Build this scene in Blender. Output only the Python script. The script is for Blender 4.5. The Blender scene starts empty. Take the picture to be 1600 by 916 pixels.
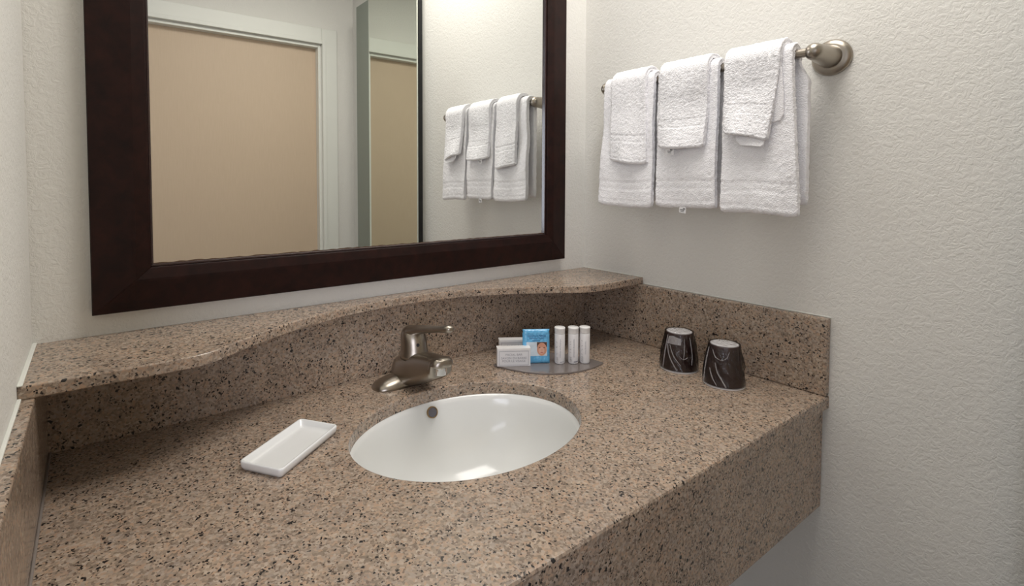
import bpy, bmesh, math, random
from mathutils import Vector, Matrix, noise

random.seed(7)
scene = bpy.context.scene
COL = scene.collection
PI = math.pi
ZC = 0.90                      # counter top height above the floor
W = 1.2                        # alcove width

# ------------------------------------------------------------------ camera
cd = bpy.data.cameras.new('camera')
cam = bpy.data.objects.new('camera', cd)
COL.objects.link(cam)
cam.location = (0.0760, -0.9832, ZC + 0.4016)
cam.rotation_euler = (PI / 2 - 0.0384, 0.0, -0.6214)
cd.sensor_width = 36.0
cd.lens = 810.17 / 1600 * 36.0
cd.shift_x = (800 - 723.27) / 1600
cd.shift_y = -(458 - 316.49) / 1600
cd.clip_start = 0.02
scene.camera = cam

# ------------------------------------------------------------------ world, lights, exposure
wd = bpy.data.worlds.new('world')
scene.world = wd
wd.use_nodes = True
wd.node_tree.nodes['Background'].inputs[0].default_value = (0.75, 0.85, 1.0, 1)
wd.node_tree.nodes['Background'].inputs[1].default_value = 0.5


def area(name, loc, target, sx, sy, power, color):
    l = bpy.data.lights.new(name, 'AREA')
    l.shape = 'RECTANGLE'
    l.size, l.size_y = sx, sy
    l.energy = power
    l.color = color
    o = bpy.data.objects.new(name, l)
    COL.objects.link(o)
    o.location = loc
    o.rotation_euler = (Vector(target) - Vector(loc)).to_track_quat('-Z', 'Y').to_euler()
    return o


area('ceiling_lamp_light', (0.80, -0.58, 2.40), (0.80, -0.58, 0), 0.70, 0.55, 10.0, (1.0, 0.955, 0.90))
area('window_daylight', (-1.60, -3.38, 1.45), (-1.60, 0, 1.45), 2.1, 1.4, 42.0, (0.86, 0.88, 1.0))

vs = scene.view_settings
vs.view_transform = 'Standard'
vs.look = 'None'
vs.gamma = 1.0
vs.use_curve_mapping = False
vs.exposure = 0.30


# ------------------------------------------------------------------ material helpers
def new_mat(name, col=(0.8, 0.8, 0.8), rough=0.5, metal=0.0, coat=0.0, spec=0.5):
    m = bpy.data.materials.new(name)
    m.use_nodes = True
    b = m.node_tree.nodes['Principled BSDF']
    b.inputs['Base Color'].default_value = (*col, 1)
    b.inputs['Roughness'].default_value = rough
    b.inputs['Metallic'].default_value = metal
    b.inputs['Coat Weight'].default_value = coat
    b.inputs['Coat Roughness'].default_value = 0.08
    b.inputs['Specular IOR Level'].default_value = spec
    return m


def nodes(m):
    return m.node_tree.nodes, m.node_tree.links, m.node_tree.nodes['Principled BSDF']


def tex_coord(m, scale=(1, 1, 1), rot=(0, 0, 0)):
    n, l, b = nodes(m)
    tc = n.new('ShaderNodeTexCoord')
    mp = n.new('ShaderNodeMapping')
    mp.inputs['Scale'].default_value = scale
    mp.inputs['Rotation'].default_value = rot
    l.new(tc.outputs['Object'], mp.inputs[0])
    return mp.outputs[0]


def noise_node(m, vec, scale, detail=3, rough=0.5, dist=0.0):
    n, l, b = nodes(m)
    t = n.new('ShaderNodeTexNoise')
    t.inputs['Scale'].default_value = scale
    t.inputs['Detail'].default_value = detail
    t.inputs['Roughness'].default_value = rough
    t.inputs['Distortion'].default_value = dist
    l.new(vec, t.inputs['Vector'])
    return t


def voronoi_node(m, vec, scale, rnd=1.0):
    n, l, b = nodes(m)
    t = n.new('ShaderNodeTexVoronoi')
    t.inputs['Scale'].default_value = scale
    t.inputs['Randomness'].default_value = rnd
    l.new(vec, t.inputs['Vector'])
    return t


def ramp(m, fac, stops, interp='LINEAR'):
    n, l, b = nodes(m)
    r = n.new('ShaderNodeValToRGB')
    cr = r.color_ramp
    cr.interpolation = interp
    while len(cr.elements) < len(stops):
        cr.elements.new(0.5)
    for e, (p, c) in zip(cr.elements, stops):
        e.position = p
        e.color = (*c, 1) if len(c) == 3 else c
    l.new(fac, r.inputs[0])
    return r


def mix(m, fac, a, b_, mode='MIX'):
    n, l, b = nodes(m)
    x = n.new('ShaderNodeMix')
    x.data_type = 'RGBA'
    x.blend_type = mode
    if isinstance(fac, float):
        x.inputs[0].default_value = fac
    else:
        l.new(fac, x.inputs[0])
    for k, v in ((6, a), (7, b_)):
        if isinstance(v, tuple):
            x.inputs[k].default_value = (*v, 1)
        else:
            l.new(v, x.inputs[k])
    return x.outputs[2]


def bump(m, height, strength, distance, normal=None):
    n, l, b = nodes(m)
    bp = n.new('ShaderNodeBump')
    bp.inputs['Strength'].default_value = strength
    bp.inputs['Distance'].default_value = distance
    l.new(height, bp.inputs['Height'])
    if normal is not None:
        l.new(normal, bp.inputs['Normal'])
    l.new(bp.outputs[0], b.inputs['Normal'])
    return bp.outputs[0]


def G(v):
    return (v, v, v)


# textured wall paint (knock-down / orange peel)
def wall_material():
    m = new_mat('textured_wall_paint', (0.785, 0.775, 0.735), 0.62, spec=0.3)
    n, l, b = nodes(m)
    v = tex_coord(m)
    a = noise_node(m, v, 105, 4, 0.62, 0.9)
    r = ramp(m, a.outputs['Fac'], [(0.40, G(0)), (0.56, G(0.8)), (0.75, G(1))])
    c = noise_node(m, v, 230, 3, 0.6, 0.5)
    n1 = bump(m, c.outputs['Fac'], 0.25, 0.0012)
    bump(m, r.outputs[0], 0.34, 0.0018, n1)
    return m


M_WALL = wall_material()
M_CEIL = new_mat('ceiling_paint', (0.70, 0.70, 0.68), 0.8)
M_FLOOR = new_mat('floor_tile', (0.22, 0.19, 0.17), 0.5)
_v = tex_coord(M_FLOOR)
_n = noise_node(M_FLOOR, _v, 14, 4)
_r = ramp(M_FLOOR, _n.outputs['Fac'], [(0.3, (0.18, 0.155, 0.135)), (0.7, (0.25, 0.22, 0.195))])
M_FLOOR.node_tree.links.new(_r.outputs[0], nodes(M_FLOOR)[2].inputs['Base Color'])


def granite_material():
    m = new_mat('tan_granite', (0.5, 0.38, 0.28), 0.2, spec=0.45)
    n, l, b = nodes(m)
    v = tex_coord(m)
    # distorted grain coordinates so grains are irregular
    dn = noise_node(m, v, 160, 2, 0.5)
    vm = n.new('ShaderNodeVectorMath'); vm.operation = 'SCALE'
    l.new(dn.outputs['Color'], vm.inputs[0]); vm.inputs['Scale'].default_value = 0.0045
    va = n.new('ShaderNodeVectorMath'); va.operation = 'ADD'
    l.new(v, va.inputs[0]); l.new(vm.outputs[0], va.inputs[1])
    vv = va.outputs[0]
    g = voronoi_node(m, vv, 300)
    sep = n.new('ShaderNodeSeparateColor')
    l.new(g.outputs['Color'], sep.inputs[0])
    base = ramp(m, sep.outputs[0], [
        (0.00, (0.215, 0.172, 0.138)), (0.22, (0.305, 0.245, 0.192)), (0.45, (0.380, 0.312, 0.250)),
        (0.62, (0.425, 0.300, 0.215)), (0.80, (0.465, 0.395, 0.325)), (1.0, (0.340, 0.288, 0.243))])
    # broad tone drift
    bn = noise_node(m, v, 26, 4, 0.6)
    bt = ramp(m, bn.outputs['Fac'], [(0.3, (0.86, 0.84, 0.84)), (0.7, (1.08, 1.03, 0.98))])
    c1 = mix(m, 1.0, base.outputs[0], bt.outputs[0], 'MULTIPLY')
    # dark mica flecks: few cells of a finer pattern, several sizes
    d1 = voronoi_node(m, vv, 430)
    s1 = n.new('ShaderNodeSeparateColor'); l.new(d1.outputs['Color'], s1.inputs[0])
    cl = noise_node(m, v, 55, 3, 0.6)
    ad = n.new('ShaderNodeMath'); ad.operation = 'MULTIPLY_ADD'
    l.new(cl.outputs['Fac'], ad.inputs[0]); ad.inputs[1].default_value = -0.75; l.new(s1.outputs[1], ad.inputs[2])
    m1 = ramp(m, ad.outputs[0], [(0.0, G(1)), (0.455, G(0))])
    k1 = n.new('ShaderNodeMath'); k1.operation = 'LESS_THAN'; k1.inputs[1].default_value = -0.335
    l.new(ad.outputs[0], k1.inputs[0])
    k2 = n.new('ShaderNodeMath'); k2.operation = 'LESS_THAN'; k2.inputs[1].default_value = -0.235
    l.new(ad.outputs[0], k2.inputs[0])
    c2 = mix(m, k2.outputs[0], c1, (0.20, 0.145, 0.110))
    c3 = mix(m, k1.outputs[0], c2, (0.028, 0.024, 0.022))
    d2 = voronoi_node(m, vv, 260)
    s2 = n.new('ShaderNodeSeparateColor'); l.new(d2.outputs['Color'], s2.inputs[0])
    k3 = n.new('ShaderNodeMath'); k3.operation = 'LESS_THAN'; k3.inputs[1].default_value = 0.016
    l.new(s2.outputs[2], k3.inputs[0])
    c4 = mix(m, k3.outputs[0], c3, (0.025, 0.022, 0.022))
    l.new(c4, b.inputs['Base Color'])
    return m


M_GRANITE = granite_material()
M_CAULK = new_mat('white_caulk', (0.78, 0.79, 0.74), 0.5)


def espresso_material():
    m = new_mat('espresso_wood', (0.02, 0.008, 0.006), 0.42, coat=0.0, spec=0.2)
    n, l, b = nodes(m)
    v = tex_coord(m, (1, 1, 1))
    a = noise_node(m, v, 35, 5, 0.65, 0.4)
    r = ramp(m, a.outputs['Fac'], [(0.3, (0.008, 0.0030, 0.0026)), (0.75, (0.026, 0.0080, 0.0058))])
    l.new(r.outputs[0], b.inputs['Base Color'])
    return m


M_WOOD = espresso_material()
M_MIRROR = new_mat('mirror_silver', (0.90, 0.91, 0.89), 0.0, 1.0)
M_MIRROR2 = new_mat('mirror_silver_green', (0.80, 0.84, 0.78), 0.01, 1.0)
M_GREEN = new_mat('grey_green_edge_board', (0.27, 0.30, 0.26), 0.6)
M_BLACK = new_mat('black_backing', (0.02, 0.02, 0.02), 0.7)
M_DOOR = new_mat('beige_door_laminate', (0.62, 0.485, 0.355), 0.5)
_v = tex_coord(M_DOOR, (1, 1, 0.06))
_n = noise_node(M_DOOR, _v, 260, 3)
_r = ramp(M_DOOR, _n.outputs['Fac'], [(0.2, (0.60, 0.468, 0.340)), (0.8, (0.64, 0.502, 0.370))])
M_DOOR.node_tree.links.new(_r.outputs[0], nodes(M_DOOR)[2].inputs['Base Color'])
M_TRIM = new_mat('white_trim_paint', (0.80, 0.81, 0.76), 0.4)
M_PORCELAIN = new_mat('white_porcelain', (0.80, 0.81, 0.80), 0.13, coat=0.0)
M_DISH = new_mat('white_glazed_ceramic', (0.82, 0.83, 0.83), 0.15, coat=0.3)


def nickel(name, col, rough):
    m = new_mat(name, col, rough, 1.0)
    v = tex_coord(m)
    a = noise_node(m, v, 900, 2)
    bump(m, a.outputs['Fac'], 0.03, 0.0005)
    return m


M_NICKEL = nickel('brushed_nickel', (0.38, 0.34, 0.29), 0.32)
M_CHROME = new_mat('chrome', (0.75, 0.75, 0.75), 0.08, 1.0)
M_DARKHOLE = new_mat('dark_recess', (0.03, 0.03, 0.035), 0.5)
M_OVER = new_mat('grey_overflow_metal', (0.16, 0.16, 0.19), 0.4, 0.6)
M_BRASS = new_mat('dull_brass', (0.35, 0.24, 0.12), 0.4, 1.0)


def towel_material():
    m = new_mat('white_terry_cloth', (0.93, 0.925, 0.95), 0.95, spec=0.1)
    n, l, b = nodes(m)
    b.inputs['Sheen Weight'].default_value = 0.35
    b.inputs['Sheen Roughness'].default_value = 0.6
    v = tex_coord(m)
    a = voronoi_node(m, v, 430)
    c = noise_node(m, v, 120, 3, 0.6)
    n1 = bump(m, c.outputs['Fac'], 0.15, 0.0015)
    bump(m, a.outputs['Distance'], 0.5, 0.0018, n1)
    return m


M_TOWEL = towel_material()
M_TAG = new_mat('white_woven_label', (0.85, 0.85, 0.86), 0.7)
M_INK = new_mat('black_ink', (0.02, 0.02, 0.025), 0.6)
M_GREYINK = new_mat('grey_ink', (0.30, 0.30, 0.34), 0.6)
M_NAVY = new_mat('navy_ink', (0.02, 0.02, 0.07), 0.5)
M_CARTON = new_mat('white_carton', (0.74, 0.74, 0.76), 0.45)
M_BOTTLE = new_mat('white_bottle_plastic', (0.78, 0.77, 0.78), 0.35)
M_CAP = new_mat('white_cap_plastic', (0.82, 0.81, 0.80), 0.3)
M_BLUE = new_mat('blue_foil_film', (0.11, 0.42, 0.72), 0.22, 0.0, coat=0.8)
_v = tex_coord(M_BLUE)
_n = noise_node(M_BLUE, _v, 90, 3)
bump(M_BLUE, _n.outputs['Fac'], 0.6, 0.006)
M_PALE = new_mat('pale_print', (0.62, 0.72, 0.80), 0.25, coat=0.6)
M_SKIN = new_mat('skin_print', (0.62, 0.30, 0.20), 0.3, coat=0.6)
M_SKINL = new_mat('light_skin_print', (0.72, 0.42, 0.32), 0.3, coat=0.6)
M_HAIR = new_mat('dark_hair_print', (0.08, 0.035, 0.025), 0.3, coat=0.6)
M_LIP = new_mat('lip_print', (0.45, 0.12, 0.10), 0.3, coat=0.6)
M_BLUEINK = new_mat('dark_blue_ink', (0.02, 0.10, 0.28), 0.4)
M_SMOKE = new_mat('smoky_grey_acrylic', (0.20, 0.175, 0.165), 0.12, coat=0.4)
M_CUP = new_mat('dark_brown_paper_cup', (0.042, 0.018, 0.015), 0.4)
M_CUPW = new_mat('white_paper', (0.78, 0.76, 0.75), 0.6)
M_PLASTERW = new_mat('window_white', (0.8, 0.8, 0.8), 0.4)


def film_material():
    m = bpy.data.materials.new('clear_plastic_film')
    m.use_nodes = True
    n, l = m.node_tree.nodes, m.node_tree.links
    n.clear()
    out = n.new('ShaderNodeOutputMaterial')
    tr = n.new('ShaderNodeBsdfTransparent')
    tr.inputs[0].default_value = (0.93, 0.93, 0.94, 1)
    gl = n.new('ShaderNodeBsdfGlossy')
    gl.inputs['Roughness'].default_value = 0.07
    tc = n.new('ShaderNodeTexCoord')
    mp = n.new('ShaderNodeMapping')
    mp.inputs['Scale'].default_value = (1, 1, 0.45)
    mp.inputs['Rotation'].default_value = (0.3, 0.4, 0)
    l.new(tc.outputs['Object'], mp.inputs[0])
    no = n.new('ShaderNodeTexNoise')
    no.inputs['Scale'].default_value = 75
    no.inputs['Distortion'].default_value = 1.5
    l.new(mp.outputs[0], no.inputs['Vector'])
    bp = n.new('ShaderNodeBump')
    bp.inputs['Strength'].default_value = 0.8
    bp.inputs['Distance'].default_value = 0.006
    l.new(no.outputs['Fac'], bp.inputs['Height'])
    l.new(bp.outputs[0], gl.inputs['Normal'])
    lw = n.new('ShaderNodeLayerWeight')
    lw.inputs['Blend'].default_value = 0.28
    l.new(bp.outputs[0], lw.inputs['Normal'])
    mx = n.new('ShaderNodeMixShader')
    ma = n.new('ShaderNodeMath'); ma.operation = 'ADD'; ma.use_clamp = True
    l.new(lw.outputs['Fresnel'], ma.inputs[0]); ma.inputs[1].default_value = 0.02
    l.new(ma.outputs[0], mx.inputs[0])
    l.new(tr.outputs[0], mx.inputs[1])
    l.new(gl.outputs[0], mx.inputs[2])
    l.new(mx.outputs[0], out.inputs[0])
    return m


M_FILM = film_material()


def crease_glint_material():
    m = bpy.data.materials.new('film_crease_glint')
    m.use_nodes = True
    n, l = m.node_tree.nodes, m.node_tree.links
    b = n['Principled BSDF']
    b.inputs['Base Color'].default_value = (0.75, 0.72, 0.74, 1)  # pale tint paints highlight streaks on creases and the glint patch
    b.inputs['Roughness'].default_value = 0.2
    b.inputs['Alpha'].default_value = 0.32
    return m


M_CREASE_GLINT = crease_glint_material()


# ------------------------------------------------------------------ mesh helpers
def obj(name, bm, mat, parent=None, smooth=False, bevel=0.0, segs=2, loc=None):
    me = bpy.data.meshes.new(name)
    bmesh.ops.recalc_face_normals(bm, faces=bm.faces)
    bm.to_mesh(me)
    bm.free()
    me.materials.append(mat)
    o = bpy.data.objects.new(name, me)
    COL.objects.link(o)
    if parent:
        o.parent = parent
    if loc:
        o.location = loc
    if smooth:
        for p in me.polygons:
            p.use_smooth = True
    if bevel:
        md = o.modifiers.new('bevel', 'BEVEL')
        md.width = bevel
        md.segments = segs
        md.limit_method = 'ANGLE'
        md.angle_limit = math.radians(40)
    return o


def thing(name, label, cat, loc=(0, 0, 0), rotz=0, group=None):
    o = bpy.data.objects.new(name, None)
    o.empty_display_size = 0.05
    COL.objects.link(o)
    o.location = loc
    o.rotation_euler = (0, 0, rotz)
    o['label'] = label
    o['category'] = cat
    if group:
        o['group'] = group
    return o


def struct(name, bm, mat, **k):
    o = obj(name, bm, mat, **k)
    o['kind'] = 'structure'
    return o


def box_into(bm, x0, x1, y0, y1, z0, z1):
    vs_ = [bm.verts.new((x, y, z)) for z in (z0, z1) for y in (y0, y1) for x in (x0, x1)]
    for f in ((0, 1, 3, 2), (4, 6, 7, 5), (0, 4, 5, 1), (2, 3, 7, 6), (0, 2, 6, 4), (1, 5, 7, 3)):
        bm.faces.new([vs_[i] for i in f])
    return bm


def box(x0, x1, y0, y1, z0, z1):
    return box_into(bmesh.new(), x0, x1, y0, y1, z0, z1)


def loft(rings, cap=True, closed=True):
    bm = bmesh.new()
    R = [[bm.verts.new(p) for p in r] for r in rings]
    n = len(R[0])
    for a, b in zip(R, R[1:]):
        for i in range(n if closed else n - 1):
            j = (i + 1) % n
            bm.faces.new((a[i], a[j], b[j], b[i]))
    if cap:
        bm.faces.new(R[0][::-1])
        bm.faces.new(R[-1])
    return bm


def lathe(prof, n=48, axis='Z', cap=True):
    rings = []
    for r, h in prof:
        ring = []
        for i in range(n):
            a = 2 * PI * i / n
            c, s = r * math.cos(a), r * math.sin(a)
            ring.append({'Z': (c, s, h), 'X': (h, c, s), 'Y': (c, h, s)}[axis])
        rings.append(ring)
    return loft(rings, cap)


def prism(outline, z0, z1):
    return loft([[(x, y, z0) for x, y in outline], [(x, y, z1) for x, y in outline]])


def catmull(pts, n=8):
    out = []
    P = [pts[0]] + list(pts) + [pts[-1]]
    for i in range(1, len(P) - 2):
        p0, p1, p2, p3 = [Vector(q) for q in P[i - 1:i + 3]]
        for k in range(n):
            t = k / n
            out.append(0.5 * ((2 * p1) + (p2 - p0) * t + (2 * p0 - 5 * p1 + 4 * p2 - p3) * t * t
                              + (3 * p1 - p0 - 3 * p2 + p3) * t ** 3))
    out.append(Vector(pts[-1]))
    return out


def text_mesh(name, body, size, mat, parent, place, spacing=1.0):
    """flat lettering: place(x, y) -> local 3-D point"""
    cu = bpy.data.curves.new(name, 'FONT')
    cu.body = body
    cu.size = size
    cu.align_x = 'CENTER'
    cu.align_y = 'CENTER'
    cu.resolution_u = 3
    cu.space_character = spacing
    cu.fill_mode = 'FRONT'
    t = bpy.data.objects.new(name + '_src', cu)
    COL.objects.link(t)
    bpy.context.view_layer.update()
    dg = bpy.context.evaluated_depsgraph_get()
    me = bpy.data.meshes.new_from_object(t.evaluated_get(dg))
    bpy.data.objects.remove(t)
    bpy.data.curves.remove(cu)
    me.name = name
    for v in me.vertices:
        v.co = place(v.co.x, v.co.y)
    me.materials.clear()
    me.materials.append(mat)
    o = bpy.data.objects.new(name, me)
    COL.objects.link(o)
    o.parent = parent
    return o


# ------------------------------------------------------------------ the room
YF = -1.593                    # wall opposite the mirror
XF, YB = -3.0, -3.45           # the bedroom opens to the left of the alcove
struct('floor', box(XF - 0.1, W + 0.1, YB - 0.1, 0.1, -0.1, 0.0), M_FLOOR)
struct('ceiling', box(XF - 0.1, W + 0.1, YB - 0.1, 0.1, 2.44, 2.54), M_CEIL)
struct('wall_back', box(XF - 0.1, W + 0.1, 0.0, 0.1, 0.0, 2.44), M_WALL)
struct('wall_right', box(W, W + 0.1, YF - 0.1, 0.0, 0.0, 2.44), M_WALL)
struct('wall_left', box(-0.11, 0.0, -0.66, 0.0, 0.0, 2.44), M_WALL, bevel=0.004)
# opposite wall with a doorway
DX0, DX1, DZ = 0.10, 1.024, ZC + 1.088      # rough opening
bm = box(-0.10, DX0, YF - 0.1, YF, 0, 2.44)
box_into(bm, DX1, W, YF - 0.1, YF, 0, 2.44)
box_into(bm, DX0, DX1, YF - 0.1, YF, DZ, 2.44)
struct('wall_front', bm, M_WALL)
struct('wall_bedroom_right', box(-0.10, 0.0, YB, YF - 0.1, 0, 2.44), M_WALL)
struct('wall_bedroom_left', box(XF - 0.1, XF, YB - 0.1, 0.0, 0, 2.44), M_WALL)
# far bedroom wall with the window opening that lets the daylight in
WX0, WX1, WZ0, WZ1 = -2.66, -0.54, 0.74, 2.16
bm = box(XF, WX0, YB - 0.1, YB, 0, 2.44)
box_into(bm, WX1, 0.0, YB - 0.1, YB, 0, 2.44)
box_into(bm, WX0, WX1, YB - 0.1, YB, 0, WZ0)
box_into(bm, WX0, WX1, YB - 0.1, YB, WZ1, 2.44)
struct('wall_far', bm, M_WALL)
win = bpy.data.objects.new('window_1', None)
COL.objects.link(win)
win.location = (0, YB - 0.05, WZ0)
win['kind'] = 'structure'
for a in ((WX0, WX0 + 0.05, 0, WZ1 - WZ0), (WX1 - 0.05, WX1, 0, WZ1 - WZ0), (WX0 + 0.05, WX1 - 0.05, 0, 0.05),
          (WX0 + 0.05, WX1 - 0.05, WZ1 - WZ0 - 0.05, WZ1 - WZ0)):
    obj('window_frame', box(a[0], a[1], -0.03, 0.03, a[2], a[3]), M_PLASTERW, win)

# door with casing in the opposite wall
door = bpy.data.objects.new('door_1', None)
COL.objects.link(door)
door.location = (0.5, YF, 0)
door['kind'] = 'structure'
ox = -0.5
obj('door_leaf', box(DX0 + 0.014 + ox, DX1 - 0.012 + ox, -0.075, -0.035, 0.008, DZ - 0.010), M_DOOR, door)
cw = 0.083
obj('jamb', box(DX1 - 0.012 + ox, DX1 + ox, -0.1, 0.002, 0, DZ), M_TRIM, door, bevel=0.002)
obj('jamb', box(DX0 + ox, DX0 + 0.012 + ox, -0.1, 0.002, 0, DZ), M_TRIM, door, bevel=0.002)
obj('head_jamb', box(DX0 + 0.012 + ox, DX1 - 0.012 + ox, -0.1, 0.002, DZ - 0.012, DZ), M_TRIM, door, bevel=0.002)


def casing(axis_x0, axis_x1, z0, z1, vertical, name='casing'):
    """flat casing board with a stepped inner edge"""
    o = obj(name, box(axis_x0 + ox, axis_x1 + ox, 0.0, 0.016, z0, z1), M_TRIM, door, bevel=0.004, segs=3)
    return o


casing(DX1 + 0.004, DX1 + cw, 0.0, DZ + cw, True, 'side_casing')
casing(DX0 - cw, DX0 - 0.004, 0.0, DZ + cw, True, 'side_casing')
casing(DX0 - 0.004, DX1 + 0.004, DZ + 0.004, DZ + cw, False, 'head_casing')
obj('casing_step', box(DX1 + 0.004 + ox, DX1 + 0.022 + ox, 0.016, 0.021, 0, DZ + 0.022), M_TRIM, door, bevel=0.002)
obj('casing_step', box(DX0 + ox, DX1 + 0.004 + ox, 0.016, 0.021, DZ + 0.004, DZ + 0.022), M_TRIM, door, bevel=0.002)

# ------------------------------------------------------------------ vanity counter (granite)
D = 0.6016                     # counter depth
HS = 0.147                     # splash height
SL = 0.024                     # slab thickness
TA = 0.217                     # apron bottom below the counter top
TS = 0.016                     # splash thickness
SCX, SCY, SA, SB = 0.586, -0.2945, 0.2085, 0.154     # sink cut-out
van = thing('vanity_counter', 'speckled tan granite vanity counter with apron, backsplash and curved shelf', 'counter',
            (0, 0, ZC))


def countertop():
    bm = bmesh.new()
    N = 128
    x0, x1, y0, y1 = 0.0, W, -D, 0.0
    angs = [2 * PI * i / N for i in range(N)]
    for cx_, cy_ in ((x0, y0), (x1, y0), (x1, y1), (x0, y1)):
        a = math.atan2(cy_ - SCY, cx_ - SCX) % (2 * PI)
        k = min(range(N), key=lambda i: abs(angs[i] - a))
        angs[k] = a
    inner, outer = [], []
    for a in angs:
        c, s = math.cos(a), math.sin(a)
        # ellipse point in direction a
        r = 1 / math.sqrt((c / SA) ** 2 + (s / SB) ** 2)
        inner.append((SCX + r * c, SCY + r * s))
        t = min(((x1 - SCX) / c if c > 1e-9 else 9e9), ((x0 - SCX) / c if c < -1e-9 else 9e9),
                ((y1 - SCY) / s if s > 1e-9 else 9e9), ((y0 - SCY) / s if s < -1e-9 else 9e9))
        outer.append((SCX + t * c, SCY + t * s))
    e = 0.0022                 # eased edge on the cut-out
    def inset(p, k):
        return (SCX + (p[0] - SCX) * k, SCY + (p[1] - SCY) * k)
    k = 1 + e / SB
    rings = [
        [(x, y, -SL) for x, y in outer],
        [(x, y, -0.004) for x, y in outer],
        [(min(max(x, x0), x1), max(y, y0 + 0.0013), -0.0012) for x, y in outer],
        [(x, max(y, y0 + 0.004), 0) for x, y in outer],
        [(*inset(p, k), 0) for p in inner],
        [(*inset(p, 1 + 0.3 * (k - 1)), -0.0007) for p in inner],
        [(*p, -e) for p in inner],
        [(*p, -SL) for p in inner],
    ]
    R = [[bm.verts.new(p) for p in r] for r in rings]
    R.append(R[0])
    for a, b in zip(R, R[1:]):
        for i in range(N):
            j = (i + 1) % N
            bm.faces.new((a[i], a[j], b[j], b[i]))
    return bm


obj('countertop', countertop(), M_GRANITE, van)
obj('apron', box(0.0005, W - 0.004, -D + 0.008, -D + 0.028, -TA, -SL), M_GRANITE, van, bevel=0.0015)
obj('backsplash', box(0.0, W, -TS, 0.0, 0, HS), M_GRANITE, van, bevel=0.001)
obj('side_splash', box(0.0, TS, -D, -TS, 0, HS), M_GRANITE, van, bevel=0.002)
obj('side_splash', box(W - TS, W, -D, -TS, 0, HS), M_GRANITE, van, bevel=0.003)

shelf_pts = [(0.0, -0.199), (0.08, -0.199), (0.16, -0.199), (0.205, -0.193), (0.259, -0.156), (0.32, -0.118), (0.38, -0.089),
             (0.493, -0.054), (0.60, -0.043), (0.70, -0.050), (0.778, -0.068), (0.86, -0.103), (0.925, -0.139), (0.975, -0.172),
             (1.015, -0.189), (1.06, -0.193), (1.13, -0.193), (1.2, -0.193)]
fr = catmull(shelf_pts, 6)
outline = [(p.x, p.y) for p in fr] + [(W, 0.0), (0.0, 0.0)]
obj('curved_shelf', prism(outline, HS, HS + 0.0165), M_GRANITE, van, bevel=0.0018)
# caulk beads against the walls
obj('caulk_bead', box(0.0, 0.0055, -0.200, -0.001, HS + 0.0165, HS + 0.0185), M_CAULK, van, bevel=0.0008)
obj('caulk_bead', box(W - 0.003, W, -0.19, -0.001, HS + 0.0165, HS + 0.0180), M_CAULK, van, bevel=0.0006)
obj('caulk_bead', box(0.0, 0.004, -D, -0.2, HS, HS + 0.003), M_CAULK, van, bevel=0.0008)
obj('caulk_bead', box(W - 0.002, W, -D, -0.195, HS, HS + 0.002), M_CAULK, van, bevel=0.0006)
obj('seam_caulk', box(TS, TS + 0.003, -D + 0.002, -TS, 0, 0.003), new_mat('grey_caulk', (0.25, 0.22, 0.20), 0.5), van, bevel=0.001)

# ------------------------------------------------------------------ sink
sink = thing('sink_basin', 'white oval porcelain basin set under the granite counter', 'sink', (SCX, SCY, ZC - SL))


def basin():
    N = 96
    prof = [(1.03, 0.0), (0.995, -0.0006), (0.975, -0.010), (0.955, -0.025), (0.925, -0.045), (0.88, -0.068), (0.81, -0.092),
            (0.71, -0.114), (0.58, -0.130), (0.42, -0.141), (0.25, -0.147), (0.11, -0.150)]
    ins = [[(SA * k * math.cos(2 * PI * i / N), SB * k * math.sin(2 * PI * i / N), z) for i in range(N)] for k, z in prof]
    outs = [[(SA * (k + 0.07) * math.cos(2 * PI * i / N), SB * (k + 0.07) * math.sin(2 * PI * i / N), z - 0.012)
             for i in range(N)] for k, z in prof[::-1]]
    outs.append([(SA * 1.10 * math.cos(2 * PI * i / N), SB * 1.10 * math.sin(2 * PI * i / N), 0.0) for i in range(N)])
    return loft(ins + outs + [ins[0]], cap=False)


bm = basin()
bmesh.ops.remove_doubles(bm, verts=bm.verts, dist=1e-6)
obj('bowl', bm, M_PORCELAIN, sink, smooth=True)
# drain and overflow
dr = obj('drain', lathe([(0.0225, -0.151), (0.0235, -0.1475), (0.020, -0.1465), (0.016, -0.149), (0.001, -0.149)]), M_CHROME, sink, smooth=True)
of = bpy.data.objects.new('overflow_tmp', None)
bpy.data.objects.remove(of)


def overflow(name, prof, mat, parent):
    b_ = lathe(prof, 32)
    return obj(name, b_, mat, parent, smooth=True)


# ring sits on the back wall of the bowl, tilted with it
OV = Vector((0.014, 0.1435, -0.0165))
nrm = Vector((-OV.x / SA ** 2, -OV.y / SB ** 2, 3.2)).normalized()
ovr = overflow('overflow_ring', [(0.0108, -0.004), (0.0108, 0.0012), (0.0096, 0.0018), (0.0090, 0.0008), (0.0090, -0.004)], M_BRASS, sink)
ovp = overflow('overflow_cap', [(0.0090, -0.003), (0.0090, 0.0008), (0.0078, 0.0012), (0.0005, 0.0013)], M_OVER, ovr)
ovr.location = OV
ovr.rotation_euler = Vector((-0.10, -0.93, 0.30)).to_track_quat('Z', 'Y').to_euler()

# ------------------------------------------------------------------ faucet
FX, FY = 0.592, -0.078
fau = thing('faucet', 'brushed nickel single lever faucet behind the sink basin', 'faucet', (FX, FY, ZC))


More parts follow.
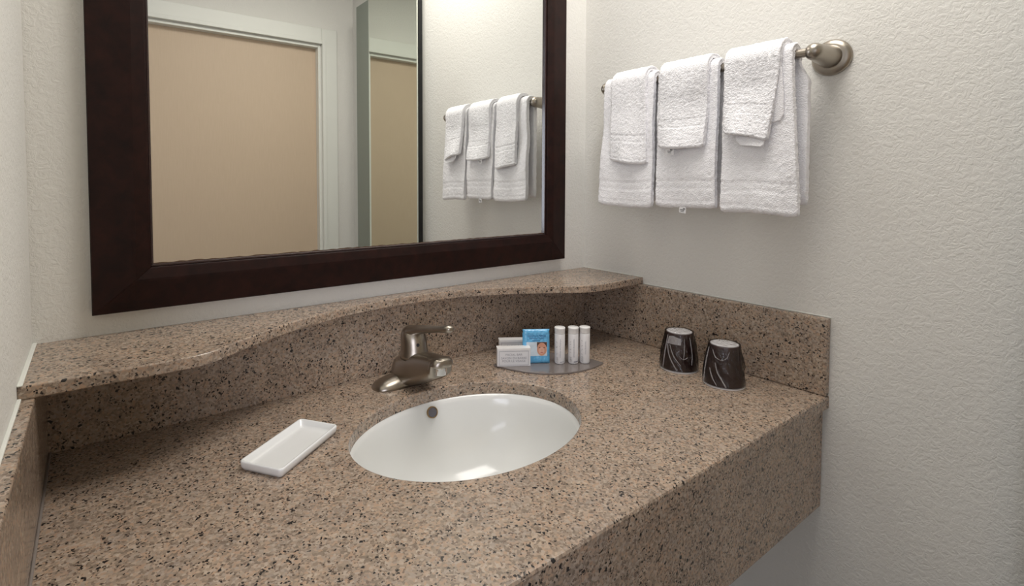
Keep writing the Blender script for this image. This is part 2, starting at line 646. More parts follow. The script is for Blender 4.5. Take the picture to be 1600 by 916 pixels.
def sup(hw, z0, z1, y, n=28, p=2.6, taper=0.0, axis='Y', shift=0.0):
    """superellipse ring of half-width hw between z0 and z1; taper widens the bottom"""
    ring = []
    zc_, hh = (z0 + z1) / 2, (z1 - z0) / 2
    for i in range(n):
        a = 2 * PI * i / n
        c, s = math.cos(a), math.sin(a)
        u = math.copysign(abs(c) ** (2 / p), c) * hw
        v = math.copysign(abs(s) ** (2 / p), s) * hh
        u *= 1 - taper * (v / hh if hh else 0)
        ring.append((u + shift, y, zc_ + v) if axis == 'Y' else (y, u + shift, zc_ + v))
    return ring


# base plate: long low body with rounded toes, loft along X
secs = []
for x, hd, h in ((-0.0805, 0.006, 0.004), (-0.078, 0.015, 0.008), (-0.072, 0.0215, 0.0125), (-0.062, 0.0255, 0.0165),
                 (-0.050, 0.0275, 0.0195), (-0.040, 0.028, 0.0215), (-0.02, 0.0285, 0.023), (0, 0.0285, 0.0235)):
    secs.append((x, hd, h))
secs = secs + [(-x, hd, h) for x, hd, h in secs[-2::-1]]
obj('base_plate', loft([sup(hd, -h * 0.55, h, x, 32, 2.4, 0.18, 'X') if False else
                        [(x, math.cos(t) * hd * (1.0 if math.sin(t) < 0.05 else (1 - 0.12 * math.sin(t))),
                          max(0.0, math.sin(t)) ** 0.75 * h) for t in [PI * k / 24 for k in range(25)]]
                        for x, hd, h in secs], closed=True), M_NICKEL, fau, smooth=True)
# body and spout: loft along Y, the bottom lifts into the spout arch
bs = [(0.030, 0.020, 0.0, 0.030), (0.027, 0.027, 0.0, 0.042), (0.018, 0.032, 0.0, 0.052), (0.0, 0.0345, 0.0, 0.058),
      (-0.018, 0.0335, 0.0, 0.063), (-0.032, 0.0310, 0.003, 0.0675), (-0.05, 0.0285, 0.010, 0.0715), (-0.07, 0.0265, 0.0205, 0.0755),
      (-0.09, 0.0250, 0.031, 0.0785), (-0.105, 0.0240, 0.0385, 0.0800), (-0.1145, 0.0230, 0.0430, 0.0805), (-0.1165, 0.0228, 0.0625, 0.0806),
      (-0.1245, 0.0200, 0.0630, 0.0803), (-0.1290, 0.0150, 0.0637, 0.0795), (-0.1310, 0.008, 0.0650, 0.0780)]
obj('spout', loft([sup(hw, a, b, y, 32, 3.0, 0.16) for y, hw, a, b in bs]), M_NICKEL, fau, smooth=True)
obj('aerator', lathe([(0.0125, 0.0480), (0.0132, 0.0490), (0.0132, 0.0605), (0.0120, 0.0640)], 32), M_CHROME, fau, smooth=False, bevel=0.0006,
    loc=(0, -0.1115, 0.0))
# flank arch: raised rib flowing from the toe up to the spout
# handle hub and lever
hub = []
for z, r, dy in ((0.054, 0.0285, 0.0), (0.061, 0.0290, 0.0), (0.065, 0.0278, 0), (0.075, 0.0266, 0.0005), (0.086, 0.0260, 0.0015), (0.095, 0.0254, 0.003),
                 (0.102, 0.0240, 0.0045), (0.109, 0.0205, 0.0055), (0.1135, 0.0150, 0.0055), (0.1155, 0.008, 0.005)):
    hub.append([(r * math.cos(2 * PI * i / 40), dy - 0.018 + r * math.sin(2 * PI * i / 40), z) for i in range(40)])
handle = obj('handle', loft(hub), M_NICKEL, fau, smooth=True)
lv = []
for y, hw, zc_, hh in ((0.004, 0.012, 0.102, 0.009), (-0.004, 0.0185, 0.1035, 0.0115), (-0.020, 0.0205, 0.1070, 0.0110), (-0.036, 0.0180, 0.1125, 0.0088),
                       (-0.056, 0.0145, 0.1180, 0.0080), (-0.080, 0.0118, 0.1240, 0.0068), (-0.110, 0.0104, 0.1312, 0.0062),
                       (-0.130, 0.0096, 0.1360, 0.0064), (-0.143, 0.0092, 0.1385, 0.0068), (-0.1480, 0.0068, 0.1392, 0.0050), (-0.1497, 0.0025, 0.1394, 0.0018)):
    lv.append(sup(hw, zc_ - hh, zc_ + hh, y, 28, 2.2))
obj('lever', loft(lv), M_NICKEL, handle, smooth=True)
sc = obj('set_screw', lathe([(0.0032, -0.001), (0.0032, 0.0006), (0.0005, 0.0006)], 16), M_DARKHOLE, handle)
sc.location = (-0.006, -0.0428, 0.085)
sc.rotation_euler = (PI / 2, 0, -0.25)

# ------------------------------------------------------------------ framed mirror
mir = thing('wall_mirror', 'large wall mirror in a wide dark espresso wooden frame above the shelf', 'mirror', (0.585, 0, ZC + 0.1986))
mx0, mx1 = 0.0722 - 0.585, 1.1005 - 0.585
mz0, mz1 = 0.0, 1.02
prof = [  # (distance from the outer edge towards the glass, Y)
    (0.000, -0.001), (0.000, -0.0195), (0.0015, -0.0215), (0.050, -0.0260), (0.0540, -0.0261), (0.0565, -0.0255), (0.0700, -0.0225), (0.0730, -0.0215), (0.0730, -0.001)]
scl = {'l': 0.0785 / 0.073, 'r': 0.0690 / 0.073, 'b': 0.0675 / 0.073, 't': 0.0675 / 0.073}


def corner(px, pz, d, y):
    x = mx0 + d * scl['l'] if px == 0 else mx1 - d * scl['r']
    z = mz0 + d * scl['b'] if pz == 0 else mz1 - d * scl['t']
    return (x, y, z)


for nm, a, b in (('frame_rail', (0, 0), (1, 0)), ('frame_rail', (0, 1), (1, 1)), ('frame_stile', (0, 0), (0, 1)), ('frame_stile', (1, 0), (1, 1))):
    obj(nm, loft([[corner(*a, d, y) for d, y in prof], [corner(*b, d, y) for d, y in prof]]), M_WOOD, mir, bevel=0.0006)
gi = 0.073
gx0, gx1 = mx0 + gi * scl['l'], mx1 - gi * scl['r']
gz0, gz1 = mz0 + gi * scl['b'], mz1 - gi * scl['t']
M_LIPW = new_mat('glossy_espresso_lip', (0.035, 0.018, 0.018), 0.2, coat=0.6)
lw_ = 0.004
for nm, a in (('inner_lip', (gx0, gx1, gz0, gz0 + lw_)), ('inner_lip', (gx0, gx1, gz1 - lw_, gz1)), ('inner_lip', (gx0, gx0 + lw_, gz0 + lw_, gz1 - lw_)),
              ('inner_lip', (gx1 - lw_, gx1, gz0 + lw_, gz1 - lw_))):
    obj(nm, box(a[0], a[1], -0.0175, -0.004, a[2], a[3]), M_LIPW, mir, bevel=0.0012)
obj('glass', box(gx0 + 0.0005, gx1 - 0.0005, -0.0115, -0.005, gz0 + 0.0005, gz1 - 0.0005), M_MIRROR, mir)

# ------------------------------------------------------------------ tall mirror panel on the right wall (seen in the mirror)
tm = thing('tall_mirror_panel', 'tall frameless mirror panel on the right wall, seen reflected beside the door', 'mirror', (W, -1.147, 0.25))
PT = 0.045
ph = ZC + 1.262 - 0.25
obj('backing_board', box(-PT + 0.006, -0.0002, -0.285, 0.250, 0.005, ph - 0.005), M_BLACK, tm)
obj('mirror_sheet', box(-PT, -PT + 0.006, -0.165, 0.279, 0, ph), M_MIRROR2, tm)
obj('edge_board', box(-PT - 0.0005, -PT + 0.006, -0.300, -0.165, 0, ph), M_GREEN, tm)

# ------------------------------------------------------------------ towel bar
BX, BZ = 1.1166, 0.633
Y1, Y2 = -0.139, -0.592
tb = thing('towel_bar', 'brushed nickel towel bar mounted on the white right wall', 'towel bar', (W, (Y1 + Y2) / 2, ZC + BZ))
by1, by2 = Y1 - (Y1 + Y2) / 2, Y2 - (Y1 + Y2) / 2
obj('bar', lathe([(0.0078, by2), (0.0078, by1)], 24, 'Y'), M_NICKEL, tb, smooth=False, loc=(BX - W, 0, 0))
for yy in (by1, by2):
    fl = obj('flange', lathe([(0.0325, -0.0005), (0.0330, -0.003), (0.0318, -0.006), (0.028, -0.0095), (0.0225, -0.0115), (0.0195, -0.0115), (0.0185, -0.013)], 56, 'X'),
             M_NICKEL, tb, smooth=True, loc=(0, yy, 0))
    po = [(0.0200, -0.0125), (0.0195, -0.020), (0.0182, -0.035), (0.0165, -0.055), (0.0152, -0.070)]
    zr = 0.0150
    cx_ = -0.0795
    for k in range(0, 9):
        a = k / 8 * PI / 2
        po.append((max(zr * math.cos(a), 0.0004), cx_ - zr * 1.05 * math.sin(a)))
    obj('post', lathe(po, 40, 'X'), M_NICKEL, tb, smooth=True, loc=(0, yy, 0))


# ------------------------------------------------------------------ towels
def towel(name, label, group, yl, yr, zl, zr_, r, h, back_len, flare=0.0, back_shift=0.0, puff=0.0, seed=0, bands=(0.80, 0.86), ybl=None, ybr=None, tag=None,
          lean=0.0, groove=0.0035):
    """folded towel hung over the bar. yl/yr: left and right edge at the bar, ybl/ybr at the front bottom,
    zl/zr_: height of the front bottom corners, r: path radius about the bar, h: half thickness"""
    ybl = yl if ybl is None else ybl
    ybr = yr if ybr is None else ybr
    rng = random.Random(seed)
    t = thing(name, label, 'towel', (BX, (yl + yr) / 2, ZC + BZ), 0, group)
    ym = (yl + yr) / 2
    st = []                     # stations: (kind, s)
    NF, NT, NB = 84, 14, 40
    for i in range(NF + 1):
        st.append(('f', 1 - i / NF))
    for i in range(1, NT):
        st.append(('t', i / NT))
    for i in range(NB + 1):
        st.append(('b', i / NB))
    NU = 44
    NC = 6
    rings = []
    ns = len(st)
    off = Vector((seed * 3.1, seed * 1.7, 0))
    for k, (kind, s) in enumerate(st):
        if kind == 'f':
            e = s * s * (3 - 2 * s) * 0.5 + s * 0.5
            y0, y1 = yl + (ybl - yl) * e, yr + (ybr - yr) * e
        elif kind == 't':
            y0, y1 = yl, yr
            y0 += 0
        else:
            y0, y1 = yl + back_shift * min(1, max(0, s - 0.06) * 9), yr + back_shift * min(1, max(0, s - 0.06) * 9)
        hh = h
        if kind == 'f':
            if bands[0] < s < bands[1]:
                hh = h * 0.90
            if s > 0.962:
                hh = h * 1.02
            if abs(s - 0.957) < 0.007:
                hh = h * 0.86
            if abs(s - bands[0]) < 0.007 or abs(s - bands[1]) < 0.007:
                hh = h * 0.80
        endk = min(k, ns - 1 - k)
        hh *= (0.30, 0.75, 0.93)[endk] if endk < 3 else 1.0
        ring = []

        def pt(u, side, capa=None):
            # u 0..1 across the width; side +1 = outer face, -1 = inner face
            y = y0 + (y1 - y0) * u
            d = side * hh
            zb = zl + (zr_ - zl) * u + 0.0022 * math.sin(4.5 * u + seed * 1.9) + 0.006 * max(0, abs(2 * u - 1) - 0.9) * 5
            edge = 1 - (2 * u - 1) ** 2
            if kind == 'f':
                z = BZ + s * (zb - BZ)
                rip = 0.0028 * s * math.sin(2.4 * PI * u + seed) * (0.4 + 0.6 * s) + 0.006 * (noise.noise(off + Vector((y * 14, z * 9, 0))))
                pf = puff * max(0, (s - 0.35) / 0.65) ** 1.5 * (0.35 + 0.65 * edge)
                x = BX - r - flare * s - pf - rip * min(1, s * 3) - d
                return (x, y, z)
            if kind == 't':
                a = PI * s
                rr = r + d
                return (BX - rr * math.cos(a), y, BZ + rr * math.sin(a) * 1.0)
            zbk = BZ - s * back_len
            rip = 0.003 * noise.noise(off + Vector((y * 14, zbk * 9, 5)))
            return (BX + r + d + rip * min(1, s * 3), y, zbk)
        for i in range(NU + 1):
            ring.append(pt(i / NU, 1))
        # right cap with the fold groove
        capw = h * 0.55
        for c in range(1, NC):
            a = PI * c / NC
            p_ = list(pt(1.0, math.cos(a)))
            bulge = math.sin(a) * capw - groove * max(0, math.sin(a) - 0.8) * 5
            p_[1] -= bulge
            ring.append(tuple(p_))
        for i in range(NU + 1):
            ring.append(pt(1 - i / NU, -1))
        for c in range(1, NC):
            a = PI * c / NC
            p_ = list(pt(0.0, -math.cos(a)))
            bulge = math.sin(a) * capw - groove * max(0, math.sin(a) - 0.8) * 5
            p_[1] += bulge
            ring.append(tuple(p_))
        rings.append(ring)
    fuzz = 0.0008
    rings = [[(p[0] - BX + rng.uniform(-fuzz, fuzz), p[1] - ym + rng.uniform(-fuzz, fuzz), p[2] - BZ + rng.uniform(-fuzz, fuzz)) for p in ring] for ring in rings]
    o = obj('cloth', loft(rings), M_TOWEL, t, smooth=True)
    if tag:
        ty, tz, tw, th, tx = tag
        tg = obj('care_label', box(-tw / 2, tw / 2, -0.0004, 0.0004, -th, 0), M_TAG, t)
        tg.location = (tx - BX, ty - ym, tz - BZ)
        tg.rotation_euler = (0.10, 0.12, -PI / 2)
        for (a, b, c, d_) in ((-0.005, 0.004, -th + 0.0060, -th + 0.0074), (-0.004, 0.003, -th + 0.0030, -th + 0.0040), (0.001, 0.006, -th + 0.0088, -th + 0.0105)):
            obj('label_print', box(a, b, -0.0008, -0.0004, c, d_), M_INK, tg)
    return t


# big folded towels
r1, h1 = 0.0145, 0.0062
GT, GW = 'folded hand towels on the towel bar', 'folded washcloths over the hand towels'
towel('hand_towel', 'white folded hand towel hanging nearest the mirror corner', GT, -0.152, -0.284, 0.347, 0.345, r1, h1, 0.275, 0.009, ybl=-0.144, ybr=-0.288, seed=1)
towel('hand_towel', 'white folded hand towel in the middle of the towel bar', GT, -0.300, -0.429, 0.351, 0.346, r1, h1, 0.285, 0.009, ybl=-0.303, ybr=-0.431, seed=2,
      tag=(-0.3635, 0.350, 0.015, 0.013, 1.0915))
towel('hand_towel', 'white folded hand towel beside the round wall flange of the bar', GT, -0.446, -0.564, 0.344, 0.340, r1, h1 * 1.1, 0.272, 0.009, back_shift=-0.016,
      ybl=-0.448, ybr=-0.581, seed=3)
r2, h2 = 0.0275, 0.0054
towel('washcloth', 'small white washcloth draped over the towel nearest the corner', GW, -0.182, -0.270, 0.450, 0.444, r2, h2, 0.15, 0.004, puff=0.010, ybl=-0.184, ybr=-0.277, seed=4,
      bands=(0.66, 0.74))
towel('washcloth', 'small white washcloth draped over the middle towel, cloth label showing', GW, -0.309, -0.414, 0.478, 0.470, r2, h2, 0.13, 0.004, puff=0.014, ybl=-0.311, ybr=-0.414, seed=5,
      bands=(0.62, 0.72), tag=(-0.344, 0.4845, 0.018, 0.0235, 1.0730))
wc = towel('washcloth', 'small white washcloth with slanted hem over the towel beside the flange', GW, -0.452, -0.550, 0.497, 0.477, r2, h2 * 1.1, 0.12, 0.004, puff=0.018, ybl=-0.458, ybr=-0.536, seed=6,
           bands=(0.58, 0.70))
# corner of the inner fold peeping out of the slanted cloth
ymw = (-0.452 - 0.550) / 2
pts = [(-0.50, 0.610), (-0.552, 0.610), (-0.556, 0.56), (-0.557, 0.524), (-0.552, 0.514), (-0.50, 0.500)]
obj('folded_corner', loft([[(x, y - ymw, z - BZ) for y, z in pts] for x in (-0.0285, -0.0240)]), M_TOWEL, wc, bevel=0.0015)
pts = [(-0.475, 0.54), (-0.533, 0.54), (-0.532, 0.470), (-0.527, 0.467), (-0.490, 0.472), (-0.480, 0.482)]
obj('inner_fold', loft([[(x - 0.25 * (0.54 - z), y - ymw, z - BZ) for y, z in pts] for x in (-0.0285, -0.0245)]), M_TOWEL, wc, bevel=0.0015)

# ------------------------------------------------------------------ soap dish
ca = math.atan2(0.0759, 0.1057)
dish = thing('soap_dish', 'white rectangular ceramic soap dish lying on the granite left of the sink', 'dish', (0.3115, -0.2139, ZC), ca)


def rrect(hx, hy, rad, z, n=6):
    pts = []
    for cx_, cy_, a0 in ((hx - rad, hy - rad, 0), (-hx + rad, hy - rad, PI / 2), (-hx + rad, -hy + rad, PI), (hx - rad, -hy + rad, 3 * PI / 2)):
        for k in range(n + 1):
            a = a0 + PI / 2 * k / n
            pts.append((cx_ + rad * math.cos(a), cy_ + rad * math.sin(a), z))
    return pts


hx, hy = 0.0700, 0.0360
obj('tray_body', loft([rrect(hx - 0.006, hy - 0.006, 0.004, 0.0), rrect(hx - 0.003, hy - 0.003, 0.005, 0.0012), rrect(hx - 0.0006, hy - 0.0006, 0.006, 0.006),
                       rrect(hx, hy, 0.0065, 0.012), rrect(hx - 0.0006, hy - 0.0006, 0.006, 0.0136), rrect(hx - 0.0022, hy - 0.0022, 0.005, 0.0140),
                       rrect(hx - 0.0036, hy - 0.0036, 0.0045, 0.0132), rrect(hx - 0.006, hy - 0.006, 0.006, 0.0070), rrect(hx - 0.010, hy - 0.010, 0.005, 0.0046),
                       rrect(hx - 0.016, hy - 0.016, 0.004, 0.0042)]), M_DISH, dish, smooth=True)

# ------------------------------------------------------------------ amenity tray with toiletries
AA = math.atan2(-0.040, 0.063)           # direction of the row of toiletries
ux, uy = math.cos(AA), math.sin(AA)
TZ = ZC + 0.004
tc0 = Vector((0.885, -0.178))
tray = thing('amenity_tray', 'leaf shaped smoky grey acrylic tray under the toiletries', 'tray', (tc0.x, tc0.y, ZC), AA)
out = []
NL = 24
for i in range(NL):
    t = -1 + 2 * i / NL
    out.append((0.1225 * t, -0.058 * (1 - abs(t) ** 2.1)))
for i in range(NL):
    t = 1 - 2 * i / NL
    out.append((0.1225 * t, 0.075 * (1 - abs(t) ** 2.1)))
obj('tray_plate', prism(out, 0.0, 0.004), M_SMOKE, tray, bevel=0.0008)


def face_box(name, label, group, x, y, z, w, d, h, lines, rot=AA):
    t = thing(name, label, 'box', (x, y, z), rot, group)
    obj('carton', box(-w / 2, w / 2, 0, d, 0, h), M_CARTON, t, bevel=0.0006)
    obj('lid_fold', box(-w / 2 - 0.0003, w / 2 + 0.0003, -0.0003, d + 0.0003, h - 0.0045, h + 0.0004), M_CAP, t, bevel=0.0004)
    m_ = 0.0042
    lw2 = 0.0006
    for a in ((-w / 2 + m_, w / 2 - m_, m_ * 0.6, m_ * 0.6 + lw2), (-w / 2 + m_, w / 2 - m_, h - 0.0065 - lw2, h - 0.0065),
              (-w / 2 + m_, -w / 2 + m_ + lw2, m_ * 0.6, h - 0.0065), (w / 2 - m_ - lw2, w / 2 - m_, m_ * 0.6, h - 0.0065)):
        obj('printed_border', box(a[0], a[1], -0.00025, 0.0001, a[2], a[3]), M_GREYINK, t)
    for txt, zz, sz in lines:
        text_mesh('printed_text', txt, sz, M_GREYINK, t, lambda px, py, zz=zz: (px, -0.0003, zz + py), 1.05)
    return t


c1 = Vector((0.78, -0.127)) + Vector((ux, uy)) * 0.0365
LN = [('FACIAL BAR', 0.0252, 0.0066), ('SAVON EN BARRE', 0.0178, 0.0066), ('POUR LE VISAGE', 0.0112, 0.0066)]
face_box('soap_carton', 'small white soap carton with printed lettering, standing in front', 'soap cartons on the tray', c1.x, c1.y, TZ, 0.0725, 0.018, 0.0395, LN)
c2 = Vector((0.822, -0.083)) + Vector((ux, uy)) * 0.0365
face_box('soap_carton', 'small white soap carton half hidden behind the front carton', 'soap cartons on the tray', c2.x, c2.y, TZ, 0.0725, 0.018, 0.0395, LN)

# blue sachet
pk = thing('towelette_packet', 'shiny blue foil packet with a printed face, between cartons and bottles', 'packet', (0.864, -0.160, TZ), AA)
PW, PH = 0.0300, 0.0745
bm = bmesh.new()
NX, NZ = 20, 26
fr_, bk_ = [], []
for j in range(NZ + 1):
    rf, rb = [], []
    for i in range(NX + 1):
        u, v = -1 + 2 * i / NX, -1 + 2 * j / NZ
        seal = min(1.0, max(0.0, (1 - abs(u)) / 0.16)) * min(1.0, max(0.0, (1 - abs(v)) / 0.14))
        th = 0.0004 + 0.0038 * (seal * seal * (3 - 2 * seal)) ** 0.8
        nz = 0.0007 * noise.noise(Vector((u * 2.5, v * 3, 1.3))) * seal
        x, z = PW * u, PH / 2 + PH / 2 * v
        if abs(u) > 0.97 and 0.80 < v < 0.86:
            x *= 0.95
        lean = 0.06 * z
        rf.append(bm.verts.new((x, lean - th + nz, z)))
        rb.append(bm.verts.new((x, lean + th, z)))
    fr_.append(rf); bk_.append(rb)
for j in range(NZ):
    for i in range(NX):
        bm.faces.new((fr_[j][i], fr_[j][i + 1], fr_[j + 1][i + 1], fr_[j + 1][i]))
        bm.faces.new((bk_[j][i], bk_[j + 1][i], bk_[j + 1][i + 1], bk_[j][i + 1]))
for j in range(NZ):
    bm.faces.new((fr_[j][0], fr_[j + 1][0], bk_[j + 1][0], bk_[j][0]))
    bm.faces.new((fr_[j][NX], bk_[j][NX], bk_[j + 1][NX], fr_[j + 1][NX]))
for i in range(NX):
    bm.faces.new((fr_[0][i], bk_[0][i], bk_[0][i + 1], fr_[0][i + 1]))
    bm.faces.new((fr_[NZ][i], fr_[NZ][i + 1], bk_[NZ][i + 1], bk_[NZ][i]))
obj('foil_pouch', bm, M_BLUE, pk, smooth=True)


def pk_surf(x, z, off=0.0004):
    u, v = x / PW, (z - PH / 2) / (PH / 2)
    seal = min(1.0, max(0.0, (1 - abs(u)) / 0.16)) * min(1.0, max(0.0, (1 - abs(v)) / 0.14))
    th = 0.0004 + 0.0038 * (seal * seal * (3 - 2 * seal)) ** 0.8
    nz = 0.0007 * noise.noise(Vector((u * 2.5, v * 3, 1.3))) * seal
    return (x, 0.06 * z - th + nz - off, z)


def pk_patch(name, outline_, mat, off, parent=pk):
    bm_ = bmesh.new()
    cx_ = sum(p[0] for p in outline_) / len(outline_)
    cz_ = sum(p[1] for p in outline_) / len(outline_)
    rings_ = []
    for k in (1.0, 0.66, 0.33):
        rings_.append([bm_.verts.new(pk_surf(cx_ + (x - cx_) * k, cz_ + (z - cz_) * k, off)) for x, z in outline_])
    n_ = len(outline_)
    for a, b in zip(rings_, rings_[1:]):
        for i in range(n_):
            bm_.faces.new((a[i], a[(i + 1) % n_], b[(i + 1) % n_], b[i]))
    bm_.faces.new(rings_[-1])
    return obj(name, bm_, mat, parent)


def ell(cx_, cz_, a, b, n_=20):
    return [(cx_ + a * math.cos(2 * PI * i / n_), cz_ + b * math.sin(2 * PI * i / n_)) for i in range(n_)]


def rect(x0, x1, z0, z1, n_=6):
    o_ = []
    for k in range(n_): o_.append((x0 + (x1 - x0) * k / n_, z0))
    for k in range(n_): o_.append((x1, z0 + (z1 - z0) * k / n_))
    for k in range(n_): o_.append((x1 - (x1 - x0) * k / n_, z1))
    for k in range(n_): o_.append((x0, z1 - (z1 - z0) * k / n_))
    return o_


photo = pk_patch('printed_photo', rect(-0.022, 0.0235, 0.017, 0.0475), M_PALE, 0.0004)
pk_patch('printed_hair', rect(0.001, 0.0232, 0.036, 0.0473), M_HAIR, 0.0006)
pk_patch('printed_face', ell(0.0118, 0.0318, 0.0108, 0.0142), M_SKIN, 0.0008)
pk_patch('printed_cheek', ell(0.0110, 0.0290, 0.0065, 0.0075), M_SKINL, 0.0010)
for ex in (0.0070, 0.0168):
    pk_patch('printed_eye', ell(ex, 0.0355, 0.0019, 0.0009, 10), M_HAIR, 0.0012)
pk_patch('printed_nose', ell(0.0118, 0.0300, 0.0015, 0.0011, 10), M_SKIN, 0.0012)
pk_patch('printed_mouth', ell(0.0116, 0.0246, 0.0032, 0.0010, 12), M_LIP, 0.0012)
for txt, zz, sz in (('Cleansing & Makeup', 0.0610, 0.0052), ('Remover Facial', 0.0558, 0.0052), ('towelette', 0.0508, 0.0042)):
    dx_ = -0.0215
    text_mesh('printed_text', txt, sz, M_BLUEINK, pk, lambda px, py, zz=zz: pk_surf(px, zz + py, 0.0007), 0.98)


# three small bottles
def bottle(label, x, y, txt, ring_col, seed):
    t = thing('toiletry_bottle', label, 'bottle', (x, y, TZ), AA, 'small white toiletry bottles on the tray')
    R_ = 0.0112
    obj('tube', lathe([(R_ * 0.80, 0.0), (R_ * 0.95, 0.0015), (R_, 0.004), (R_, 0.0655), (R_ * 0.97, 0.0665), (R_ * 0.94, 0.0668)], 36), M_BOTTLE, t, smooth=True)
    obj('cap', lathe([(R_ * 0.985, 0.0672), (R_ * 1.0, 0.0680), (R_ * 1.0, 0.0765), (R_ * 1.05, 0.0775), (R_ * 1.05, 0.0795), (R_ * 0.97, 0.0806), (0.0005, 0.0808)], 36), M_CAP, t, smooth=True)
    a0 = -PI / 2

    def cyl(u, z, off=0.00015):
        a = a0 + u / R_
        return ((R_ + off) * math.cos(a), (R_ + off) * math.sin(a), z)
    text_mesh('printed_text', txt, 0.0042, M_GREYINK, t, lambda px, py: cyl(-0.001 + py, 0.036 - px, 0.0002))
    rng = random.Random(seed)
    bm_ = bmesh.new()

    def stroke(u0, z0, u1, z1, wd_):
        n_ = 8
        prev = None
        for k in range(n_ + 1):
            f = k / n_
            u, z = u0 + (u1 - u0) * f, z0 + (z1 - z0) * f + 0.0008 * math.sin(f * 3)
            a = bm_.verts.new(cyl(u, z - wd_, 0.0002))
            b = bm_.verts.new(cyl(u, z + wd_, 0.0002))
            if prev:
                bm_.faces.new((prev[0], a, b, prev[1]))
            prev = (a, b)
    for k in range(5):
        z = 0.007 + 0.0022 * k
        stroke(-0.0105, z, -0.006, z - 0.002 + rng.uniform(-.001, .001), 0.00025)
    for k in range(4):
        z = rng.uniform(0.02, 0.058)
        stroke(-0.0105, z, -0.0075, z + rng.uniform(-.004, .004), 0.00025)
    obj('printed_sketch', bm_, M_INK, t)
    if ring_col:
        bm_ = bmesh.new()
        stroke.__globals__  # noqa
        prev = None
        for k in range(9):
            f = k / 8
            u = -0.0015 + 0.0105 * f
            a = bm_.verts.new(cyl(u, 0.0058 + 0.001 * f * f - ring_col, 0.0002))
            b = bm_.verts.new(cyl(u, 0.0058 + 0.001 * f * f + ring_col, 0.0002))
            if prev:
                bm_.faces.new((prev[0], a, b, prev[1]))
            prev = (a, b)
        obj('printed_stripe', bm_, M_NAVY, t)
    return t


bottle('slim white toiletry bottle right beside the blue packet', 0.906, -0.190, 'refreshing hair shampoo', 0.0003, 1)
bottle('slim white toiletry bottle with a thick navy stripe, middle one', 0.931, -0.2065, 'replenishing conditioner', 0.0007, 2)
bottle('slim white toiletry bottle farthest from the blue packet', 0.9535, -0.2195, 'nourishing lotion', 0, 3)


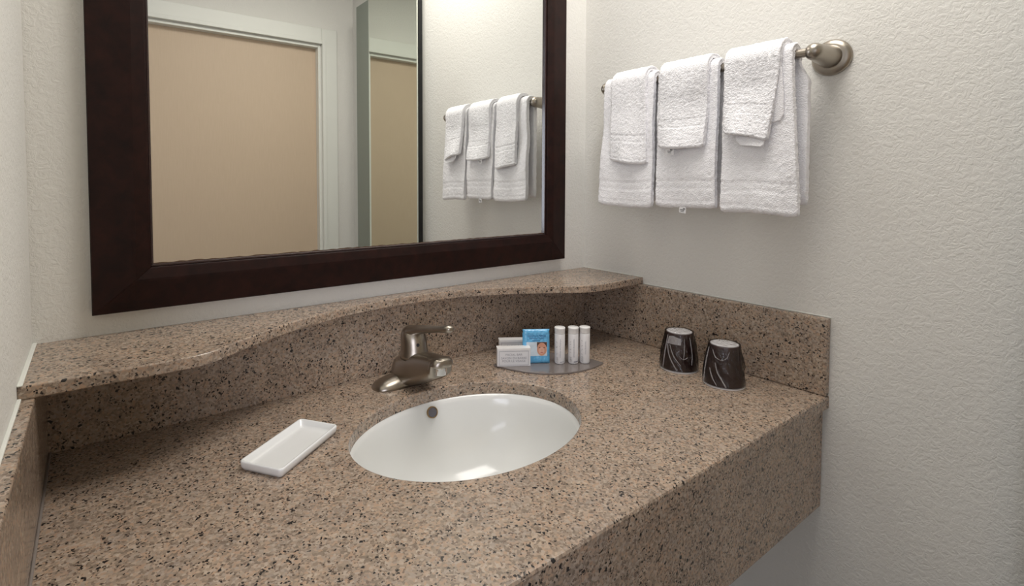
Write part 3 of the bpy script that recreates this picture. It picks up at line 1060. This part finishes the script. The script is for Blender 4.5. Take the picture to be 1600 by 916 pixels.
# ------------------------------------------------------------------ wrapped paper cups
def cup(label, x, y, rot, seed, creases=(), glint_patch=None):
    t = thing('paper_cup', label, 'cup', (x, y, ZC), rot, 'wrapped paper cups upside down on the counter')
    Rb, Rt, H = 0.0362, 0.0262, 0.0815
    obj('cup_wall', lathe([(Rb - 0.0015, 0.0006), (Rb, 0.0022), (Rt + 0.0006, H - 0.004), (Rt, H - 0.0008), (Rt - 0.0012, H), (Rt - 0.0018, H - 0.0012), (Rt - 0.0022, H - 0.004)], 64, cap=False), M_CUP, t, smooth=True)
    obj('rolled_rim', lathe([(Rb - 0.001, 0.0036), (Rb + 0.0016, 0.0034), (Rb + 0.0028, 0.0020), (Rb + 0.0022, 0.0004), (Rb - 0.001, 0.0)], 64), M_CUPW, t, smooth=True)
    obj('cup_base', lathe([(Rt - 0.0006, H - 0.006), (Rt - 0.0002, H - 0.0006), (Rt - 0.0022, H + 0.0004), (Rt - 0.0035, H - 0.0012), (0.0005, H - 0.0016)], 64), M_CUPW, t, smooth=True)
    rings_ = []
    N_ = 96
    off = Vector((seed * 5.3, 1.1, 0))
    for z, f in [(0.0035, 0.0)] + [(0.004 + (H - 0.006) * k / 22, k / 22) for k in range(23)] + [(H + 0.0008, 1.0)]:
        base = Rb + 0.0030 + (Rt - Rb) * f + 0.0018 * math.sin(PI * min(1, f * 1.08))
        ring_ = []
        for i in range(N_):
            a = 2 * PI * i / N_
            w_ = 0.0026 * (0.5 - abs(noise.noise(off + Vector((math.cos(a + f * 1.6) * 3.5, math.sin(a + f * 1.6) * 3.5, f * 1.5)))) * 2.2) \
                + 0.0004 * math.sin(a * 11 + f * 9 + seed)
            w_ *= math.sin(PI * min(1, max(0.0, f)) * 0.9 + 0.15)
            rr = base + w_
            ring_.append((rr * math.cos(a), rr * math.sin(a), z))
        rings_.append(ring_)
    for rr, z in ((Rt * 0.93, H + 0.0022), (Rt * 0.6, H + 0.0018), (Rt * 0.2, H + 0.0022), (0.0005, H + 0.002)):
        rings_.append([(rr * math.cos(2 * PI * i / N_), rr * math.sin(2 * PI * i / N_), z + 0.0008 * noise.noise(off + Vector((rr * 200 * math.cos(2 * PI * i / N_), rr * 200 * math.sin(2 * PI * i / N_), 0)))) for i in range(N_)])
    fw = obj('film_wrapper', loft(rings_, cap=False), M_FILM, t, smooth=True)

    def film(deg, f, off_=0.0022):
        a = math.radians(deg)
        rr = Rb + 0.0030 + (Rt - Rb) * f + 0.0018 * math.sin(PI * min(1, f * 1.08)) + off_
        return (rr * math.cos(a), rr * math.sin(a), 0.004 + (H - 0.006) * f)
    for pts_, wd_ in creases:  # film creases, made pale to imitate streak highlights
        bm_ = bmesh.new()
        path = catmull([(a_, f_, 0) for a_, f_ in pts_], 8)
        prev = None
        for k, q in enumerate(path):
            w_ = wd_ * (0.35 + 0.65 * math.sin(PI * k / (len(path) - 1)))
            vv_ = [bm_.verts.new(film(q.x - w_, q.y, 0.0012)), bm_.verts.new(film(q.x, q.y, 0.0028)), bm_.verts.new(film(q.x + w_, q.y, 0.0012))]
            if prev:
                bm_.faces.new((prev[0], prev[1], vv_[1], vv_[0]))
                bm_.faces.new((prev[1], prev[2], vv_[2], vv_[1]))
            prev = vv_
        obj('film_crease_glint', bm_, M_CREASE_GLINT, fw, smooth=True)
    if glint_patch:
        a0_, a1_, f0_, f1_ = glint_patch
        bm_ = bmesh.new()  # translucent white patch, a glossy reflection painted onto the film
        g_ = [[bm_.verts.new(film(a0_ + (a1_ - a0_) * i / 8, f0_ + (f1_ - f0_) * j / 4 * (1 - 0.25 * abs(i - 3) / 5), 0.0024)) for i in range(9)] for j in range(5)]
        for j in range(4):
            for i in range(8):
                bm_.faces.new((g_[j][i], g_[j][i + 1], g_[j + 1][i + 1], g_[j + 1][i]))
        obj('film_glint', bm_, M_CREASE_GLINT, fw, smooth=True)
    return t


VA = 210.0                      # bearing from the cups to the viewer's side
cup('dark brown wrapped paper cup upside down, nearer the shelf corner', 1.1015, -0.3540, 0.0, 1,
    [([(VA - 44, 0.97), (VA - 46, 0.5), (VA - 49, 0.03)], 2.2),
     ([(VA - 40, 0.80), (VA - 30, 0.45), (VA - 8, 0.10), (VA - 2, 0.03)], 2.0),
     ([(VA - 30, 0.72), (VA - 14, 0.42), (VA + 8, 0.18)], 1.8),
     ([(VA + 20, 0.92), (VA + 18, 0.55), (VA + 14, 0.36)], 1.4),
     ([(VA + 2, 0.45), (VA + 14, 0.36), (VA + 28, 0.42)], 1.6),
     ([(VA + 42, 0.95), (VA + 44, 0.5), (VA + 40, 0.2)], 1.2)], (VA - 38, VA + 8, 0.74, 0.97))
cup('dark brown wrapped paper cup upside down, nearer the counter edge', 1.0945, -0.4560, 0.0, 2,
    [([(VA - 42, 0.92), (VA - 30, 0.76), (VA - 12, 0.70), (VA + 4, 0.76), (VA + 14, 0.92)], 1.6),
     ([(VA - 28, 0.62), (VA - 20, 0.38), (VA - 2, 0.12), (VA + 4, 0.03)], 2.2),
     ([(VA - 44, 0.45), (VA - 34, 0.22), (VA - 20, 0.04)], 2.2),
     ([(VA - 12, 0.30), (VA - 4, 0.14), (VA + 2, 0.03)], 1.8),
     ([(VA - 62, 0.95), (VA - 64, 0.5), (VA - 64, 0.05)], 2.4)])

# worn silvering along the lower edge of the wall mirror
bm = bmesh.new()
M_WORN = new_mat('worn_silvering', (0.10, 0.055, 0.03), 0.6)
prev = None
NWR = 160
for k in range(NWR + 1):
    x = gx0 + lw_ + (gx1 - gx0 - 2 * lw_) * k / NWR
    hgt = 0.0007 + 0.0022 * abs(noise.noise(Vector((x * 60, 3.3, 0)))) * (1.3 if x < 0.1 else 0.8)
    a = bm.verts.new((x, -0.01165, gz0 + lw_ - 0.0005))
    b = bm.verts.new((x, -0.01165, gz0 + lw_ + hgt))
    if prev:
        bm.faces.new((prev[0], a, b, prev[1]))
    prev = (a, b)
obj('worn_edge', bm, M_WORN, mir)
